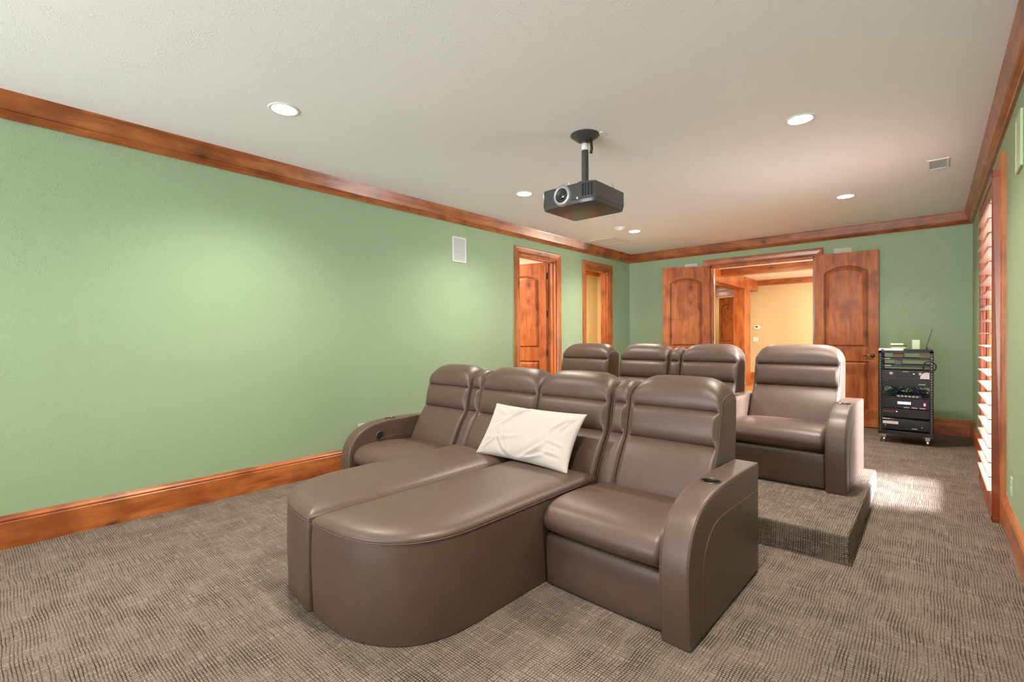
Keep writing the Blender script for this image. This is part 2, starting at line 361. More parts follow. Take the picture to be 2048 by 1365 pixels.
# ------------------------------------------------------------ room shell
def shell():
    T = .15
    st = lambda o: tag(o, kind='structure')
    st(bxo('floor', (XL-.02, YF, -.1), (XR+.02, YB+.06, 0), CARPET))
    st(bxo('ceiling', (XL-T, YF-T, ZC), (XR+T, YB+T, ZC+.12), CEIL))
    DH = 2.43
    # left wall with two door openings
    D1, D2 = (4.99, 5.86), (6.68, 7.42)
    st(boxes('wall_left', [((XL-T, YF-T, -.1), (XL, D1[0], ZC)), ((XL-T, D1[1], -.1), (XL, D2[0], ZC)), ((XL-T, D2[1], -.1), (XL, YB+T, ZC)),
        ((XL-T, D1[0], DH), (XL, D1[1], ZC)), ((XL-T, D2[0], DH), (XL, D2[1], ZC))], GREEN))
    # back wall with double door opening
    B = (-2.785, -1.30)
    st(boxes('wall_back', [((XL, YB, -.1), (B[0], YB+T, ZC)), ((B[1], YB, -.1), (XR+T, YB+T, ZC)), ((B[0], YB, 2.435), (B[1], YB+T, ZC))], GREEN))
    # right wall: tall window
    Wn = (4.66, 5.70)
    st(boxes('wall_right', [((XR, YF-T, -.1), (XR+T, Wn[0], ZC)), ((XR, Wn[1], -.1), (XR+T, YB, ZC)), ((XR, Wn[0], 2.40), (XR+T, Wn[1], ZC)), ((XR, Wn[0], -.1), (XR+T, Wn[1], .03))], GREEN))
    # wall behind the camera with a wide unseen window added for fill daylight
    F = (-4.1, .15, .12, 2.25)
    st(boxes('wall_front', [((XL, YF-T, -.1), (F[0], YF, ZC)), ((F[1], YF-T, -.1), (XR, YF, ZC)), ((F[0], YF-T, -.1), (F[1], YF, F[2])), ((F[0], YF-T, F[3]), (F[1], YF, ZC))], GREEN))
    w = tag(bpy.data.objects.new('fill_window', None), kind='structure'); COL.objects.link(w)
    boxes('window_frame', [((F[0], YF-.1, F[2]), (F[0]+.06, YF-.03, F[3])), ((F[1]-.06, YF-.1, F[2]), (F[1], YF-.03, F[3])), ((-2.0, YF-.1, F[2]), (-1.94, YF-.03, F[3])),
        ((F[0], YF-.1, F[2]), (F[1], YF-.03, F[2]+.06)), ((F[0], YF-.1, F[3]-.06), (F[1], YF-.03, F[3]))], WOODX, w)
    bxo('window_pane', (F[0]+.03, YF-.07, F[2]+.03), (F[1]-.03, YF-.064, F[3]-.03), GLASS, w)
    # riser under the rear row
    bm = bmesh.new(); box(bm, (XL, 3.22, -.02), (-.35, 4.96, PLAT))
    st(link('floor', bm, CARPET, bevel=.014))
    # crown: profile = (distance from wall, height below ceiling)
    prof = [(0, 0), (.076, 0), (.072, -.012), (.047, -.108), (.040, -.113), (.040, -.117), (.047, -.120), (.049, -.127), (.044, -.133), (.036, -.136), (.022, -.148), (.018, -.156), (0, -.156)]
    base = [(0, 0), (.0215, 0), (.0215, .160), (.017, .166), (.0195, .172), (.0195, .180), (.012, .190), (.006, .204), (0, .204)]
    def run(name, prof, z0, side, a, b, mat):
        bm = bmesh.new(); R = []
        for t in (a, b):
            ring = []
            for d, z in prof:
                e = d if name.startswith('trim') else 0
                tt = t + (e if t == a else -e)*(1 if name.startswith('trim') else 0)
                P = {'left': (XL+d, tt, z0+z), 'right': (XR-d, tt, z0+z), 'back': (tt, YB-d, z0+z), 'front': (tt, YF+d, z0+z)}[side]
                ring.append(bm.verts.new(P))
            R.append(ring)
        m = len(prof)
        for i in range(m): bm.faces.new((R[0][i], R[0][(i+1) % m], R[1][(i+1) % m], R[1][i]))
        bm.faces.new(R[0]); bm.faces.new(R[1])
        return st(link(name, bm, mat))
    run('trim_1', prof, ZC, 'left', YF, YB, CROWN_Y); run('trim_2', prof, ZC, 'right', YF, YB, CROWN_Y)
    run('trim_3', prof, ZC, 'back', XL, XR, CROWN_X); run('trim_4', prof, ZC, 'front', XL, XR, CROWN_X)
    run('baseboard_left', base, 0, 'left', YF, 4.90, WOODY); run('baseboard_left', base, 0, 'left', 5.95, 6.59, WOODY); run('baseboard_left', base, 0, 'left', 7.51, YB, WOODY)
    run('baseboard_right', base, 0, 'right', YF, 4.565, WOODY); run('baseboard_right', base, 0, 'right', 5.80, YB, WOODY)
    run('baseboard_back', base, 0, 'back', XL, -2.90, WOODX); run('baseboard_back', base, 0, 'back', -1.19, XR, WOODX)
    run('baseboard_front', base, 0, 'front', XL, XR, WOODX)
    # door casings: mitred moulded frame around an opening
    cas = [(0, 0), (.0, .014), (.012, .022), (.03, .018), (.07, .024), (.09, .030), (.098, .022), (.098, 0)]  # (across from opening, proud of wall)
    def casing(name, axis, plane, sgn, a, b, h, w=1.0, z0=0):
        bm = bmesh.new(); m = len(cas)
        def ring(corner):
            out = []
            for c, p in cas:
                c *= w
                t, z = {'a0': (a-c, z0), 'a1': (a-c, h+c), 'b1': (b+c, h+c), 'b0': (b+c, z0)}[corner]
                out.append(bm.verts.new((plane+sgn*p, t, z) if axis == 'x' else (t, plane+sgn*p, z)))
            return out
        R = [ring(k) for k in ('a0', 'a1', 'b1', 'b0')]
        for si, (A, B_) in enumerate(zip(R, R[1:])):
            for i in range(m): bm.faces.new((A[i], A[(i+1) % m], B_[(i+1) % m], B_[i])).material_index = int(si == 1)
        bm.faces.new(R[0]); bm.faces.new(R[-1])
        return st(link(name, bm, [WOODZ, WOODY if axis == 'x' else WOODX]))
    casing('trim_5', 'x', XL, 1, D1[0], D1[1], DH); casing('trim_6', 'x', XL, 1, D2[0], D2[1], DH)
    casing('trim_7', 'y', YB, -1, B[0], B[1], 2.435, w=1.12)
    casing('trim_8', 'x', XR, -1, Wn[0], Wn[1], 2.40, w=.95)
    # jambs
    def jamb(name, axis, p0, p1, a, b, h):
        J = .02; L = []
        for t0, t1, z0, z1 in ((a, a+J, 0, h), (b-J, b, 0, h), (a, b, h-J, h)):
            L.append(((p0, t0, z0), (p1, t1, z1)) if axis == 'x' else ((t0, p0, z0), (t1, p1, z1)))
        # stops
        q = (p0+p1)/2
        for t0, t1, z0, z1 in ((a+J, a+J+.012, 0, h-J), (b-J-.012, b-J, 0, h-J), (a+J, b-J, h-J-.012, h-J)):
            L.append(((q-.005, t0, z0), (q+.03, t1, z1)) if axis == 'x' else ((t0, q-.03, z0), (t1, q+.005, z1)))
        st(boxes(name, L, WOODZ))
    jamb('trim_9', 'x', XL-T, XL, D1[0], D1[1], DH); jamb('trim_10', 'x', XL-T, XL, D2[0], D2[1], DH)
    jamb('trim_11', 'y', YB, YB+T, B[0], B[1], 2.435)
shell()

# ------------------------------------------------------------ rooms beyond
def beyond():
    st = lambda o: tag(o, kind='structure')
    T = .15
    # room A behind the first door, room B behind the second
    st(boxes('wall_side_room', [((-7.0, 3.9, 0), (-6.9, 6.25, ZC)), ((-7.0, 3.8, 0), (XL-T, 3.9, ZC)), ((-7.0, 6.15, 0), (XL-T, 6.25, ZC))], PEACH))
    st(bxo('ceiling', (-7.0, 3.8, ZC-.02), (XL-T, 6.25, ZC+.1), PEACH))
    st(boxes('wall_side_passage', [((-5.75, 6.25, 0), (-5.65, 9.3, ZC)), ((-5.75, 9.3, 0), (XL-T, 9.4, ZC))], BEIGE))
    st(bxo('ceiling', (-5.75, 6.25, ZC-.02), (XL-T, 9.4, ZC+.1), CEIL))
    st(bxo('trim_12', (-5.65, 6.25, ZC-.17), (-5.58, 9.3, ZC-.02), WOODY)); st(bxo('trim_13', (-5.58, 9.22, ZC-.17), (XL-T, 9.3, ZC-.02), WOODX))
    st(bxo('floor', (-7.0, 3.8, -.1), (XL-.02, 9.4, -.001), HARDW))
    # hall
    y0 = YB+T
    st(bxo('floor', (-7.2, YB+.06, -.1), (1.2, HALL_Y+.3, -.002), HARDW))
    st(bxo('ceiling', (-7.2, y0, ZC), (1.2, HALL_Y+.3, ZC+.1), CEIL))
    st(boxes('wall_hall', [((-3.95, HALL_Y, 0), (1.2, HALL_Y+T, ZC)), ((1.1, y0, 0), (1.2, HALL_Y, ZC)), ((-7.2, y0+1.1, 0), (-7.1, HALL_Y, ZC)), ((-7.2, y0+1.1, 0), (-5.75, y0+1.2, ZC))], BEIGE))
    st(boxes('wall_hall_left', [((-7.2, HALL_Y, 0), (-5.0, HALL_Y+T, ZC)), ((-4.25, HALL_Y, 0), (-3.95, HALL_Y+T, ZC)), ((-5.0, HALL_Y, 2.43), (-4.25, HALL_Y+T, ZC))], BEIGE))
    # header beam, column, cross beams, crown
    st(bxo('trim_14', (-3.95, y0, 2.50), (-3.64, HALL_Y, ZC), WOODY, bevel=.004))
    st(boxes('trim_15', [((-3.92, 13.2, 0), (-3.64, 13.72, 2.50))], WOODZ, bevel=.004))
    st(bxo('trim_16', (-3.64, 11.37, 2.645), (1.1, 11.6, ZC), CROWN_X, bevel=.004))
    st(bxo('trim_17', (-3.64, HALL_Y-.07, 2.65), (1.1, HALL_Y, ZC), CROWN_X))
    st(bxo('trim_18', (-7.1, HALL_Y-.07, 2.60), (-3.95, HALL_Y, ZC), CROWN_X))
    st(boxes('baseboard_hall', [((-3.95, HALL_Y-.02, 0), (1.1, HALL_Y, .25))], WOODX))
    st(boxes('trim_19', [((-5.11, HALL_Y-.03, 0), (-5.0, HALL_Y, 2.54)), ((-4.25, HALL_Y-.03, 0), (-4.14, HALL_Y, 2.54)), ((-5.0, HALL_Y-.03, 2.43), (-4.25, HALL_Y, 2.54))], WOODZ))
    # room behind the far doorway
    st(boxes('wall_far_room', [((-6.0, 16.2, 0), (-3.2, 16.3, ZC)), ((-6.0, HALL_Y+T, 0), (-5.9, 16.2, ZC)), ((-3.3, HALL_Y+T, 0), (-3.2, 16.2, ZC)), ((-6.0, HALL_Y+T, ZC-.02), (-3.2, 16.3, ZC+.1)), ((-6.0, HALL_Y+T, -.1), (-3.2, 16.3, 0))], BEIGE))
beyond()
lamp('left_room_fill', 'AREA', (-5.6, 5.0, 2.70), ROOM_FILLS['left_room_a'], (1, .93, .86), shape='DISK', size=.5)  # added fill for the side room, no fixture behind it
lamp('passage_fill', 'AREA', (-5.0, 7.4, 2.70), ROOM_FILLS['left_room_b'], (1, .86, .66), shape='DISK', size=.3)  # added warm fill for the passage, no fixture behind it
lamp('hall_fill', 'POINT', (.55, 11.6, 1.5), 260, (1, .95, .86), shadow_soft_size=.2)  # added out-of-view point fill that lifts the hall ceiling
lamp('far_room_fill', 'AREA', (-4.7, 15.4, 2.7), 22, (1, .85, .62), shape='DISK', size=.3)  # added fill beyond the far doorway, no fixture behind it
for (x, y) in ((-1.6, 12.6), (-2.6, 9.8), (-5.2, 12.4)):
    lamp('hall_ceiling_fill', 'AREA', (x, y, 2.74), ROOM_FILLS['hall'], (1, .96, .9), shape='DISK', size=.16)  # added fills under the hall ceiling, without fixtures of their own

# ------------------------------------------------------------ doors
def panel_outline(x0, x1, z0, z1, arch=0, n=14):
    P = [(x0, z0), (x1, z0), (x1, z1)]
    if arch:
        P = [(x0, z0), (x1, z0)] + [(x1 + (x0-x1)*i/n, z1 + arch*(1-(2*i/n-1)**2)) for i in range(n+1)]
    else: P.append((x0, z1))
    return [Vector(p) for p in P]
def door_leaf_bm(w, h, th=.038, st=.115):
    bm = bmesh.new()
    panels = [panel_outline(st, w-st, 1.10, h-.27, .085), panel_outline(st, w-st, .24, .90)]
    for s in (0, 1):
        y = 0 if s == 0 else th; d = 1 if s == 0 else -1
        outer = [bm.verts.new((x, y, z)) for x, z in ((0, 0), (w, 0), (w, h), (0, h))]
        ed = [bm.edges.new((outer[i], outer[(i+1) % 4])) for i in range(4)]
        for P in panels:
            nn = poly_normals(P); rings = []
            for ins, dep in ((0, 0), (.006, .008), (.013, .009), (.019, .018), (.027, .018), (.066, .003)):
                rings.append([bm.verts.new((p[0]+q[0]*ins, y+d*dep, p[1]+q[1]*ins)) for p, q in zip(P, nn)])
            m = len(P)
            ed += [bm.edges.new((rings[0][i], rings[0][(i+1) % m])) for i in range(m)]
            for ri, (a, b) in enumerate(zip(rings, rings[1:])):
                for i in range(m): bm.faces.new((a[i], a[(i+1) % m], b[(i+1) % m], b[i])).material_index = int(ri in (0, 2, 3))
            bm.faces.new(rings[-1])
        bmesh.ops.triangle_fill(bm, edges=ed, use_beauty=True)
        if s == 0: o0 = outer
    for i in range(4): bm.faces.new((o0[i], o0[(i+1) % 4], outer[(i+1) % 4], outer[i]))
    return bm
def lever(bm, x, z, y, d, dirx):
    lathe(bm, [(0, 0), (.028, 0), (.028, .004), (.022, .010), (.010, .014), (.009, .045), (0, .045)], (x, y, z), (0, d, 0), 20)
    tube(bm, [(x, y+d*.042, z), (x+dirx*.02, y+d*.048, z+.002), (x+dirx*.06, y+d*.046, z+.004), (x+dirx*.105, y+d*.04, z-.006)], .008, 8)
def make_door(name, loc, rz, w, h, lever_x, dirx, hinge=True, mat=DOORW):
    r = thing(name, None, None, loc, rz, kind='structure')
    link('door_leaf', door_leaf_bm(w, h), [mat, GROOVE_WOOD], r)
    if lever_x is not None:
        bm = bmesh.new(); lever(bm, lever_x, .98, 0, -1, dirx); lever(bm, lever_x, .98, .038, 1, dirx)
        link('door_handle', bm, BRONZE, r, autos=40)
    if hinge:
        for z in (.22, 1.02, 1.62, 2.2):
            bm = bmesh.new(); cyl(bm, (-.003, -.004, z-.05), (-.003, -.004, z+.05), .006, n=12); box(bm, (-.003, .0, z-.05), (.0, .034, z+.05))
            link('hinge', bm, BRONZE, r)
    return r
# double doors swung into the room; local x runs from the hinge to the free edge
make_door('door_1', (-1.292, YB-.066, .012), math.radians(0.6), .742, 2.425, .675, -1, hinge=False)     # right leaf, flat against the wall
make_door('door_2', (-2.80, YB-.035, .012), math.radians(180+27), .742, 2.425, .675, -1, hinge=False)   # left leaf, standing out from the wall
# door of the side room, swung away from us
make_door('door_3', (XL-.155, 5.835, .012), math.radians(180+14), .80, 2.405, .735, -1)
make_door('door_4', (-4.28, HALL_Y+.16, .01), math.radians(142), .72, 2.40, .66, -1, hinge=False)

# ------------------------------------------------------------ shuttered window in the right wall
def shutter_window():
    w = thing('window_1', None, None, (0, 0, 0), kind='structure')
    y0, y1, z0, z1 = 4.572, 5.79, .02, 2.385
    xi, xo = .300, .344
    boxes('window_frame', [((xi, y0, 0), (xo, y0+.045, z1)), ((xi, y1-.045, 0), (xo, y1, z1)), ((xi, y0, z1-.05), (xo, y1, z1)), ((xi, y0, 0), (xo, y1, .03))], SHUT, w, bevel=.003)
    # lining boards of the opening
    boxes('window_lining', [((xo, y0+.02, 0), (XR+.15, y0+.085, 2.41)), ((xo, y1-.085, 0), (XR+.15, y1-.02, 2.41))], WOODZ, w)
    ya, yb = y0+.05, y1-.05
    p = boxes('shutter_panel', [((xi+.006, ya, .035), (xo-.006, ya+.05, z1-.055)), ((xi+.006, yb-.05, .035), (xo-.006, yb, z1-.055)),
        ((xi+.006, ya+.05, .035), (xo-.006, yb-.05, .14)), ((xi+.006, ya+.05, z1-.155), (xo-.006, yb-.05, z1-.055))], SHUT, w, bevel=.003)
    z = .183; k = 0
    while z < z1-.17:
        bm = bmesh.new(); n = 16; pr = []
        for i in range(n):
            t = 2*math.pi*i/n; pr.append((.053*math.cos(t), .0055*math.sin(t)))
        for y in (ya+.053, yb-.053):
            pass
        A = [bm.verts.new((.337+a, ya+.053, z+b)) for a, b in pr]; B = [bm.verts.new((.337+a, yb-.053, z+b)) for a, b in pr]
        for i in range(n): bm.faces.new((A[i], A[(i+1) % n], B[(i+1) % n], B[i]))
        bm.faces.new(A); bm.faces.new(B)
        link('louver', bm, SLAT, p, autos=40)
        z += .1; k += 1
    bxo('window_pane', (XR+.10, y0+.05, .03), (XR+.106, y1-.05, 2.40), GLASS, w)
    boxes('sash', [((XR+.08, y0+.04, .0), (XR+.13, y0+.11, 2.40)), ((XR+.08, y1-.11, .0), (XR+.13, y1-.04, 2.40)), ((XR+.08, y0+.04, 0), (XR+.13, y1-.04, .10)), ((XR+.08, y0+.04, 2.3), (XR+.13, y1-.04, 2.4))], WOODZ, w)
shutter_window()
# ground outside
tag(bxo('floor', (XR+.15, -8, -.35), (14, 16, -.30), plain('pale patio', (.55, .53, .5), .8)), kind='structure')

# ------------------------------------------------------------ seating
BACK = [(.60, .30), (.53, .345), (.548, .41), (.588, .50), (.630, .58), (.668, .635), (.700, .666), (.733, .682),
        (.712, .700), (.704, .735), (.709, .78), (.722, .825), (.742, .852), (.773, .864),
        (.754, .880), (.750, .915), (.758, .955), (.784, .995), (.830, 1.024), (.885, 1.036), (.945, 1.026), (.985, .99), (.998, .93),
        (.988, .70), (.965, .50), (.94, .32)]
BACK_S = list(BACK)   # the same outline without the creases, for the piped sides
for _i, _p in zip(range(5, 15), [(.664, .632), (.684, .660), (.697, .682), (.704, .700), (.712, .735), (.721, .78), (.732, .825), (.741, .852), (.745, .864), (.749, .880)]): BACK_S[_i] = _p
BACK_P = catmull(BACK, 4, True, sharp=(7, 13, 0, 25)); BACK_SP = catmull(BACK_S, 4, True, sharp=(0, 25))
ARM = [(0.0, .004), (-.015, .15), (-.022, .28), (-.017, .36), (.001, .425), (.037, .482), (.088, .530), (.170, .567), (.28, .588), (.42, .597), (.62, .597), (.80, .593), (.915, .589), (.915, .30), (.915, .004)]
ARM_P = catmull(ARM, 4, True, sharp=(0, 12, 14))
CUSH = [(.62, .405), (.40, .428), (.22, .436), (.11, .430), (.045, .408), (.012, .372), (.004, .335), (.018, .303), (.055, .283), (.12, .272), (.62, .27)]
CUSH_P = catmull(CUSH, 4, True, sharp=(0, 10))
FOOT = [(.055, .262), (.040, .248), (.034, .21), (.036, .14), (.040, .05), (.046, .012), (.10, .008), (.10, .262)]
FOOT_P = catmull(FOOT, 4, True, sharp=(5, 6, 7))
def back_drop(w, ztop=1.036, R=.12):
    R = min(R, w*.46)
    def f(d, s, y, z):
        drop = 0
        if d < R: drop = R*(1-math.sqrt(max(0, 1-(1-d/R)**2)))*.88
        drop += .012*(2*s-1)**2
        z0 = .885
        if z > z0 and y > .70:
            z = z0 + (z-z0)*(1-drop/(ztop-z0))
        return y, z
    return f
def backrest(root, x0, x1, name='backrest', scale_top=1.0, dy=0):
    bm = bmesh.new(); P = BACK_P
    P2 = BACK_SP
    if dy or scale_top != 1: P, P2 = ([Vector((p[0]+dy, p[1] if p[1] < .88 else .88+(p[1]-.88)*scale_top)) for p in Q] for Q in (P, P2))
    w = x1-x0
    puff(bm, P, x0, x1, (.030 if w > .3 else .042), ns=7, mid=12, crown=.008 if w > .3 else .004, topdrop=back_drop(w), prof2=P2, fade=.042 if w > .3 else .040)
    o = link(name, bm, LEATHER, root, autos=48)
    # twin seams running up both front corners
    for xs in (x0+.007, x1-.007):
        bm = bmesh.new(); fd = back_drop(w); nn = poly_normals(P2); pts = []
        for p, q in list(zip(P2, nn))[6:84]:
            ins = .0105
            y, z = p + q*(ins-.001)
            y, z = fd(.007, (xs-x0)/w, y, z); pts.append((xs, y, z))
        pts = [p for i, p in enumerate(pts) if i % 2 == 0]
        tube(bm, pts, .0019, 6); link('seam', bm, PIPE, o, smooth=True)
    return o
def ring_mesh(r, c, axis=(0, 0, 1)):
    bm = bmesh.new(); lathe(bm, [(r*.80, -.002), (r*.82, .003), (r*.9, .005), (r, .003), (r*1.03, -.002)], c, axis, 28); return bm
def armrest(root, x0, x1, cup=True):
    bm = bmesh.new(); puff(bm, ARM_P, x0, x1, .016, ns=4, mid=3)
    if cup:
        # real well cut in the top
        tmp = link('armrest', bm, LEATHER, None); tmp.data.materials.append(BLACK)
        bc = bmesh.new(); cyl(bc, ((x0+x1)/2, .395, .53), ((x0+x1)/2, .395, .70), .040, n=32)
        ct = link('cutter', bc, BLACK, None)
        md = tmp.modifiers.new('b', 'BOOLEAN'); md.operation = 'DIFFERENCE'; md.object = ct; md.solver = 'EXACT'
        dg = bpy.context.evaluated_depsgraph_get(); dg.update()
        me = bpy.data.meshes.new_from_object(tmp.evaluated_get(dg)); me.name = 'armrest'
        bpy.data.objects.remove(tmp); bpy.data.objects.remove(ct)
        for p in me.polygons: p.use_smooth = True
        me.set_sharp_from_angle(angle=math.radians(40))
        o = bpy.data.objects.new('armrest', me); COL.objects.link(o); o.parent = root
        bm = bmesh.new(); c = ((x0+x1)/2, .395, .5955)
        lathe(bm, [(.0, -.062), (.038, -.062), (.0385, -.004), (.040, .002), (.043, .0035), (.048, .001), (.049, -.003)], c, (0, 0, 1), 32)
        link('cup_holder', bm, BRONZE, o, autos=50)
    else:
        o = link('armrest', bm, LEATHER, root, autos=40)
    nn = poly_normals(ARM_P)
    for xs in (x0, x1):
        s = 1 if xs == x1 else -1
        bm = bmesh.new(); pts = []
        for p, q in list(zip(ARM_P, nn))[1:49]:
            a = p + q*.0045; pts.append((xs - s*.0045, a[0], a[1]))
        tube(bm, pts, .0021, 6); link('seam', bm, PIPE, o, smooth=True)
        bm = bmesh.new()
        pts = catmull([(.121, .008), (.121, .15), (.123, .29), (.159, .372), (.221, .427), (.312, .455), (.489, .458), (.909, .445)], 5, False)
        tube(bm, [(xs, a, b) for a, b in pts], .0022, 6); link('seam', bm, PIPE, o, smooth=True)
    return o
def recline_button(arm, x, d):
    bm = bmesh.new(); c = (x, .255, .475)
    lathe(bm, [(.026, 0), (.030, .006), (.036, .006), (.038, 0)], c, (d, 0, 0), 28); b = link('recline_button', bm, BRONZE, arm, smooth=True)
    bm = bmesh.new(); lathe(bm, [(0, .002), (.027, .002)], c, (d, 0, 0), 28); box(bm, (min(x+d*.002, x+d*.005), .25, .455), (max(x+d*.002, x+d*.005), .258, .495)); link('button_face', bm, BLACK, b)
def cushion(root, x0, x1):
    bm = bmesh.new(); puff(bm, CUSH_P, x0, x1, .036, ns=6, mid=10, crown=.010)
    o = link('seat_cushion', bm, LEATHER, root, autos=55)
    bm = bmesh.new(); puff(bm, FOOT_P, x0+.002, x1-.002, .014, ns=4, mid=8, crown=.006); link('footrest', bm, LEATHER, root, autos=50)
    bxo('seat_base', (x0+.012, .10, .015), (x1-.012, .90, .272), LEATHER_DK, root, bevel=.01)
def oriented(o): return o

ROWS = {'front': ((-.727, 1.900, 0), math.radians(-1.25)), 'rear': ((-.447, 4.020, PLAT), math.radians(-.9))}
def seat_root(row, u, name, label, cat, group=None):
    (ox, oy, oz), a = ROWS[row]
    x = ox - u*math.cos(a); y = oy - u*math.sin(a)
    return thing(name, label, cat, (x, y, oz), a, group)
def recliner(row, u, label, parts, group):
    r = seat_root(row, u, 'recliner', label, 'recliner', group)
    for k, a, b in parts:
        x0, x1 = -(b-u), -(a-u)
        if k == 'arm': armrest(r, x0, x1)
        if k == 'back': backrest(r, x0, x1)
        if k == 'wedge': backrest(r, x0+.003, x1-.003, 'console_backrest', .80, .012)
        if k == 'seat': cushion(r, x0, x1)
        if k == 'pad':
            bxo('console_pad', (x0, .10, .02), (x1, .62, .41), LEATHER, r, bevel=.02)
    return r
f1 = recliner('front', 0, 'brown leather recliner at the right end of the front row, with a cup holder arm', [('arm', 0, .13), ('back', .133, .682), ('wedge', .686, .822), ('seat', .134, .780)], 'front row seats')
f2 = recliner('front', 2.04, 'brown leather recliner at the left end of the front row, nearest the long green wall', [('wedge', 2.000, 2.135), ('back', 2.139, 2.688), ('seat', 2.042, 2.688), ('arm', 2.692, 2.82)], 'front row seats')
r1 = recliner('rear', 0, 'brown recliner at the right end of the raised rear row', [('arm', 0, .13), ('back', .134, .800), ('seat', .134, .802), ('arm', .806, .936)], 'rear row seats')
r2 = recliner('rear', .94, 'rear row brown recliner second from the right', [('back', .942, 1.497), ('wedge', 1.501, 1.636), ('seat', .942, 1.634)], 'rear row seats')
r3 = recliner('rear', 1.64, 'rear row brown recliner joined by a narrow console back to the seat on its right', [('back', 1.640, 2.196), ('seat', 1.640, 2.196), ('arm', 2.200, 2.328)], 'rear row seats')
r4 = recliner('rear', 2.33, 'leftmost brown recliner of the raised rear row, standing apart near the doorways', [('back', 2.334, 2.994), ('seat', 2.334, 2.994), ('arm', 2.998, 3.13)], 'rear row seats')
for o in f2.children:
    if o.name.startswith('armrest'): recline_button(o, .0 - (2.692-2.04) + .0005, 1)

def chaise(row, u0, u1, b0, b1, mirror, label):
    """u0..u1 = seat width; inner straight edge at u1 if not mirror"""
    r = seat_root(row, u0, 'chaise_lounge', label, 'chaise lounge', 'front row chaise lounges')
    w = u1-u0
    # outline (x to the left is negative), outer side curved at the front
    fr = [(0, .53), (0, .30), (0.0, -.25), (.0, -.44), (.012, -.57), (.055, -.69), (.13, -.785), (.24, -.855), (.37, -.893), (.50, -.907), (w-.03, -.912), (w-.008, -.908), (w, -.895), (w, -.3), (w, .53)]
    P = catmull([Vector((-(a), b)) for a, b in fr], 5, True, sharp=(0, 1, 14, 13, 12, 10))
    if mirror: P = [Vector((-w - p[0], p[1])) for p in P][::-1]
    nn = poly_normals(P); m = len(P)
    def ringset(L, name, mat, cap0, cap1, parent, autos=50):
        bm = bmesh.new(); R = []
        xs = [p[0] for p in P]; ys = [p[1] for p in P]
        cx, cy, hw, hl = (min(xs)+max(xs))/2, (min(ys)+max(ys))/2, (max(xs)-min(xs))/2, (max(ys)-min(ys))/2
        for ins, z in L: R.append([bm.verts.new((cx+(p[0]-cx)*(1-ins/hw), cy+(p[1]-cy)*(1-ins/hl), z)) for p in P])
        for a, b in zip(R, R[1:]):
            for i in range(m): bm.faces.new((a[i], a[(i+1) % m], b[(i+1) % m], b[i]))
        if cap0: bm.faces.new(R[0])
        if cap1: bm.faces.new(R[-1])
        return link(name, bm, mat, parent, autos=autos)
    ringset([(.006, .004), (.003, .03), (.0, .12), (-.003, .25), (.0, .38), (.003, .428), (.006, .430)], 'seat_base', LEATHER, True, True, r)
    top = ringset([(.006, .426), (.0015, .432), (.0, .437), (.004, .446), (.014, .456), (.030, .465), (.055, .472), (.090, .477), (.13, .4795), (.18, .481)], 'seat_cushion', LEATHER, True, True, r, 60)
    bm = bmesh.new(); tube(bm, [(p[0], p[1], .431) for p in P], .0026, 6, closed=True); link('seam', bm, PIPE, top, smooth=True)
    backrest(r, -(b1-u0), -(b0-u0))
    return r
chaise('front', .786, 1.399, .826, 1.404, False, 'brown leather chaise lounge nearest the camera, with a large rounded front')
chaise('front', 1.423, 2.036, 1.408, 1.996, True, 'brown leather chaise lounge between the nearer chaise and the left recliner')

